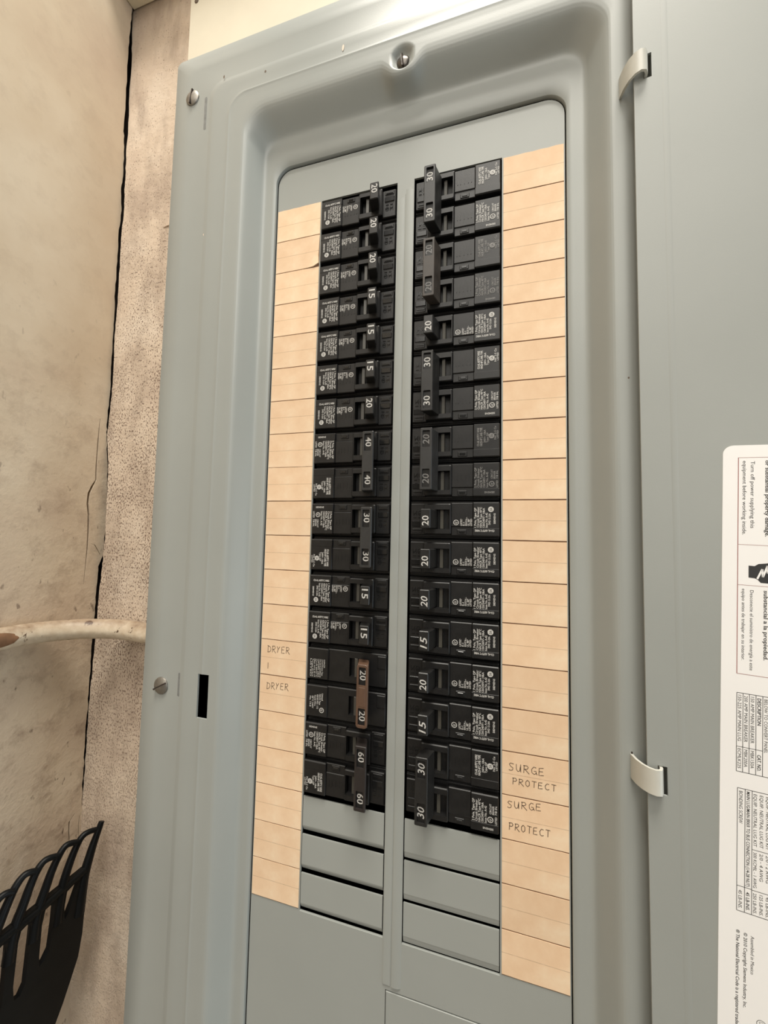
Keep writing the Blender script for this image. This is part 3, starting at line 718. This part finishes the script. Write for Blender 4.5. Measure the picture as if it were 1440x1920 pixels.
def double_print(which, mat='print'):
    m = MB(); P = M[mat]; y = -2.09
    if which == 0:      # upper pole of the right hand row
        for i, t in enumerate(('CU-AL 60/75\u00b0C WIRE', 'HACR 40\u00b0C AMB. TYPE')): m.text(t, (52.0 + i * 1.9, y, -3.6), XU, ZU, 12.0, 1.45, P, 0, False, .035)
        m.text('240V~ 10kA', (56.0, y, -1.4), XU, ZU, 8.4, 1.35, P, 0, False, .02); m.text('Type QP', (57.7, y, -1.4), XU, ZU, 6.4, 1.3, P, 0, False, .02)
        m.ring((59.6, y, 2.9), (1, 0, 0), (0, 0, 1), 0, 1.75, P, 20); m.text('SA', (59.6, y - .03, 2.9), XU, ZU, 1.9, 1.7, M['black'], 0, True)
        m.text('No. 2-5 Cu', (62.4, y, 0.4), XU, ZU, 8.6, 1.3, P, 0, False, .02); m.text('LISTED', (63.8, y, 1.0), XU, ZU, 5.2, 1.0, P, 0, False, .02)
    else:
        for i, (t, L) in enumerate((('2 Pole, Type QP', 13.0), ('Circuit Breaker', 12.6), ('HACR Type 40\u00b0C', 13.4), ('120/240V~ 10kA', 11.6), ('Issue No. A-42', 10.0))):
            m.text(t, (50.4 + i * 1.8, y, -5.0), XU, ZU, L, 1.4, P, 0, False, .02)
        m.ring((59.8, y, -2.6), (1, 0, 0), (0, 0, 1), 1.3, 1.75, P, 22); m.text('UL', (59.8, y, -2.6), (.6, 0, .8), (-.8, 0, .6), 1.7, 1.5, P, 0, True, .02)
        m.text('LISTED', (63.6, y, -5.0), XU, ZU, 4.6, 1.2, P, 0, False, .02)
        for i, L in enumerate((6.0, 5.0, 5.4)): m.text(('CIRCUIT', 'BREAKER', '7/8 IN.')[i], (60.4 + i * 1.6, y, 0.6), XU, ZU, L, 1.2, P, 0, False, .02)
        m.text('SIEMENS', (61.6, y, -7.4), (-1, 0, 0), (0, 0, -1), 6.2, 1.2, P, 0, False, .02)
    return m.mesh('label_print')
def smooth_print(which):
    which = 1 - which
    m = MB(); P = M['print']; y = -2.03
    if which == 0:
        for i, t in enumerate(('HACR', 'Circuit Breaker Type', 'For use in panelboards', '120/240V 10kA', 'Cu-Al 60/75\u00b0C', 'Max wire 8-14', 'Torque 20 lb-in', 'LISTED')):
            m.text(t, (52.0 + i * 1.45, y, -3.2), XU, ZU, 3.6 + 8.6 * math.sin(math.pi * min(.5, (i + .3) / 4)), 1.1, P, 0, False, .01)
    else:
        m.ring((52.6, y, 5.6), (1, 0, 0), (0, 0, 1), 1.3, 1.75, P, 22); m.text('UL', (52.6, y, 5.6), (.6, 0, .8), (-.8, 0, .6), 1.7, 1.5, P, 0, True, .02)
        for i, (t, L) in enumerate((('Listed', 4.6), ('HACR Type', 7.2), ('ISSUE NO. 112', 9.6), ('Cu/Al Wire', 7.4), ('40\u00b0C 240V', 8.6), ('No. 14-8', 7.2))):
            m.text(t, (52.8 + i * 1.8, y, -5.6 + i * .5), XU, ZU, L, 1.25, P, 0, False, .02)
    return m.mesh('label_print')
def tie_mesh(mat, rounded=False):
    """bar over both handles, with a sunk window over each number"""
    m = MB(); T = M[mat]
    hz = 19.7
    m.prism([(15.9, -12.6), (23.2, -12.6), (24.9, -6.0), (26.0, -2.9), (19.0, -2.9), (17.6, -6.0)], -hz, hz, T, 0.3)
    win = [rrect(17.2, 22.0, a, b_, 0.5, 2) for a, b_ in ((-18.2, -6.6), (7.4, 18.2))]
    m.plate([rrect(15.7, 23.4, -hz - .2, hz + .2, 2.0 if rounded else 0.7, 4)] + win, -13.9, -12.5, T, 0.35)
    for wz in ((-18.2, -6.6), (7.4, 18.2)): m.plate([rect(17.2, 22.0, *wz)], -12.68, -12.5, M['black'])
    if rounded: m.box(17.4, 21.8, -14.05, -13.7, -5.6, 6.4, T, 0.15)
    return m.mesh('handle_tie')
HM = {'std': housing_mesh('std'), 'smooth': housing_mesh('smooth')}
SH = shutter_mesh(0.0); HA = handle_mesh(); SP = single_print()
DP = {0: double_print(0), 1: double_print(1), 'f0': double_print(0, 'print_faint'), 'f1': double_print(1, 'print_faint'), 's0': smooth_print(0), 's1': smooth_print(1)}
TM = {}
def single(side, slot, amps, shear, label):
    zc = -25.4 * (slot + .5)
    t = tag(empty('circuit_breaker', (0, 0, zc), (0, math.pi if side < 0 else 0, 0)), label, 'breaker', ('left' if side < 0 else 'right') + ' column of circuit breakers')
    h = put('housing', HM['std'], t); put('label_print', SP, h); put('arc_shutter', SH, t)
    ha = put('handle', HA, t); put('rating_mark', mark(amps, shear, 'print', -12.56), ha)
_mk = {}
def mark(txt, shear, mat, y, z=-4.4, x=21.6):
    k = (txt, shear, mat, y, z, x)
    if k not in _mk: _mk[k] = mark_mesh(txt, shear, mat, y, x, z)
    return _mk[k]
def double(side, slot, amps, shear, tie, label, pr=('', 'std'), faint=False, rounded=False):
    zc = -25.4 * (slot + 1)
    t = tag(empty('double_pole_breaker', (0, 0, zc), (0, math.pi if side < 0 else 0, 0)), label, 'breaker', ('left' if side < 0 else 'right') + ' column of circuit breakers')
    style = pr[1]
    for k, dz in ((0, 12.7), (1, -12.7)):
        h = put('pole_housing', HM[style], t); h.location.z = dz * S
        q = (('s%d' % k) if style == 'smooth' else (('f%d' % k) if faint else k)); put('label_print', DP[q], h)
        s_ = put('arc_shutter', SH, t); s_.location.z = dz * S
        ha = put('handle', HA, t); ha.location.z = dz * S; ha.scale = (1, 1, 0.98)
    if (tie, rounded) not in TM: TM[(tie, rounded)] = tie_mesh(tie, rounded)
    tb = put('handle_tie', TM[(tie, rounded)], t)
    for z in ((-16.0, 9.4)): put('rating_mark', mark(amps, shear, 'print_faint' if faint else 'print', -12.74, z, 21.4), tb)
    return t
L = 'left column'
ords = ['topmost', 'second', 'third', 'fourth', 'fifth', 'sixth', 'seventh']
for i, a in enumerate(('20', '20', '20', '15', '15', '15', '20')):
    nm = ('topmost breaker' if i == 0 else ords[i] + ' breaker down')
    single(-1, i, a, 0.0, 'black single breaker with white %s on its handle, %s in the left column' % (a, nm))
double(-1, 7, '40', 0.0, 'gray_tie', 'black double breaker marked 40 twice, below the seven single breakers in the left column')
double(-1, 9, '30', 0.0, 'gray_tie', 'black double breaker marked 30 twice, the only 30 pair in the left column')
single(-1, 11, '15', 0.0, 'black 15 breaker just below the double 30 breaker in the left column')
single(-1, 12, '15', 0.0, 'black 15 breaker just above the brown tied breaker in the left column')
double(-1, 13, '20', 0.0, 'brown_tie', 'smooth black double breaker with a brown handle tie marked 20, in the left column', ('', 'smooth'), False, True)
double(-1, 15, '60', 0.0, 'red_tie', 'black double breaker marked 60 twice, at the bottom of the left column')
double(1, 0, '30', 0.0, 'handle', 'black double breaker marked 30 twice, at the top of the right column')
double(1, 2, '20', 0.0, 'worn_tie', 'black double breaker with a worn grey-brown tie marked 20, second in the right column', ('', 'std'), True)
single(1, 4, '20', 0.0, 'black single 20 breaker between two double breakers, uppermost single in the right column')
double(1, 5, '30', 0.0, 'handle', 'black double breaker with clear white 30s, upper middle of the right column')
double(1, 7, '20', 0.12, 'gray_tie', 'black double breaker with faded 20s just above the row of singles in the right column', ('', 'std'), True)
single(1, 9, '20', 0.0, 'black single 20 breaker just below the faded double 20 in the right column')
single(1, 10, '20', 0.0, 'black single 20 breaker in the middle of three 20s in a row, right column')
single(1, 11, '20', 0.2, 'black single 20 breaker, lowest of three 20s in a row above a 15, right column')
single(1, 12, '15', 0.25, 'black single 15 breaker between two 20 breakers, upper 15 of the right column')
single(1, 13, '20', 0.12, 'black single 20 breaker between the two 15 breakers in the right column')
single(1, 14, '15', 0.25, 'black single 15 breaker above the bottom double 30, lower 15 of the right column')
double(1, 15, '30', 0.2, 'handle', 'black double breaker with slanted 30s, at the bottom of the right column')

# ------------------------------------------------------------------ rake head in the corner
rk = tag(empty('leaf_rake'), 'black plastic leaf rake head standing upside down in the corner under the pipe', 'rake')
RX = -325.0; YC = -26.0
half = [(50.4, -584), (51.4, -599), (50.9, -620), (50.0, -645), (47.4, -664), (41.6, -679), (36.0, -693), (29.5, -706), (14, -735), (-4, -765), (-12, -800)]
def mir(p): return (2 * YC - p[0], p[1])
outl = half + [mir(p) for p in half[::-1]]
slots = [[(44.0, -592.0), (40.2, -591.0), (32.9, -592.8), (31.3, -606), (32.4, -617), (35, -614), (38.6, -606)],
         [(22.6, -595.0), (18.5, -592.6), (14.9, -593.0), (12.8, -604), (12.2, -630), (13.2, -639), (16.5, -637), (20.6, -631), (22.2, -610)],
         [(4.7, -594.4), (0.5, -592.8), (-3.4, -594.0), (-5.1, -602), (-6.4, -635), (-5.2, -647), (-1, -648), (2.6, -642), (3.9, -612)],
         [(-12.8, -594.2), (-16.4, -592.8), (-20.2, -594.2), (-21.6, -606), (-22.2, -640), (-20.5, -650), (-16, -650), (-13.4, -640)]]
m = MB()
allslots = slots + [[mir(p) for p in s_[::-1]] for s_ in slots]
m.plate([outl] + allslots, -2.4, 2.4, M['rake'])
m.v = [(RX - y, x, z) for x, y, z in m.v]
m.tube([(RX + 0.5, p[0], p[1]) for p in [(49, -587), (38, -587.5), (28, -588), (18.8, -588.5), (8, -589.2), (-2, -589.2), (-11, -588.6), (-26, -588), (-50, -588.5), (-75, -588), (-101, -587)]], 3.6, M['rake'], 10)
m.obj('rake_head', rk, True, 40)
tines = [[(64.6, -551.7), (61.0, -560.0), (56.8, -569.5), (53.0, -581.0), (49.6, -592), (47.8, -605), (46, -625)],
         [(56.2, -553.2), (50.2, -551.4), (45.4, -552.2), (40.6, -557.4), (36.0, -566.5), (31.6, -578.5), (28.8, -590), (27, -606), (26.3, -616)],
         [(38.8, -552.2), (33.6, -550.0), (29.2, -549.8), (23.8, -555.8), (18.6, -565.0), (15.0, -576), (11, -586), (8.4, -596), (7.3, -612)],
         [(21.0, -551.4), (15.8, -549.6), (11.6, -549.8), (6.6, -554), (2.1, -563.0), (-1.9, -575), (-6.2, -584.5), (-8.8, -596), (-10.2, -613)],
         [(4.0, -551.0), (0, -549.4), (-3.4, -549.6), (-8.8, -553.8), (-13.6, -562.9), (-17.7, -573), (-22, -584), (-24, -596), (-25, -613)],
         [(-12.0, -555), (-16, -552.6), (-20.5, -554), (-25, -559), (-29, -568), (-32.5, -578), (-36, -586), (-38, -597), (-39, -612)]]
fam = tines + [[mir(p) for p in t_] for t_ in tines[:5]]
for i, t_ in enumerate(fam):
    m = MB(); n = len(t_)
    rad = [2.3 + 2.0 * (k / (n - 1)) for k in range(n)]
    if i == 0 or i == len(tines): rad = [2.6 + 2.8 * (k / (n - 1)) for k in range(n)]
    # smooth the polyline
    P = [Vector((RX + 0.2 + (3.5 - 1.7 * k if k < 2 and i % 6 else 0), a, b_)) for k, (a, b_) in enumerate(t_)]; Rr = rad
    for _ in range(2):
        Q, q = [P[0]], [Rr[0]]
        for a, b_, ra, rb in zip(P, P[1:], Rr, Rr[1:]):
            Q += [a * .75 + b_ * .25, a * .25 + b_ * .75]; q += [ra * .75 + rb * .25, ra * .25 + rb * .75]
        P, Rr = Q + [P[-1]], q + [Rr[-1]]
    m.tube(P, Rr, M['rake'], 9, True, 1.0, (1, 0, 0))
    m.obj('tine', rk, True, 60)
m = MB(); m.tube([(RX, YC, -770), (RX, YC, -800), (RX - 2, YC, FLOOR_Z + .5)], [13, 13, 12.5], M['rake'], 16)
m.obj('rake_handle', rk, True, 60)
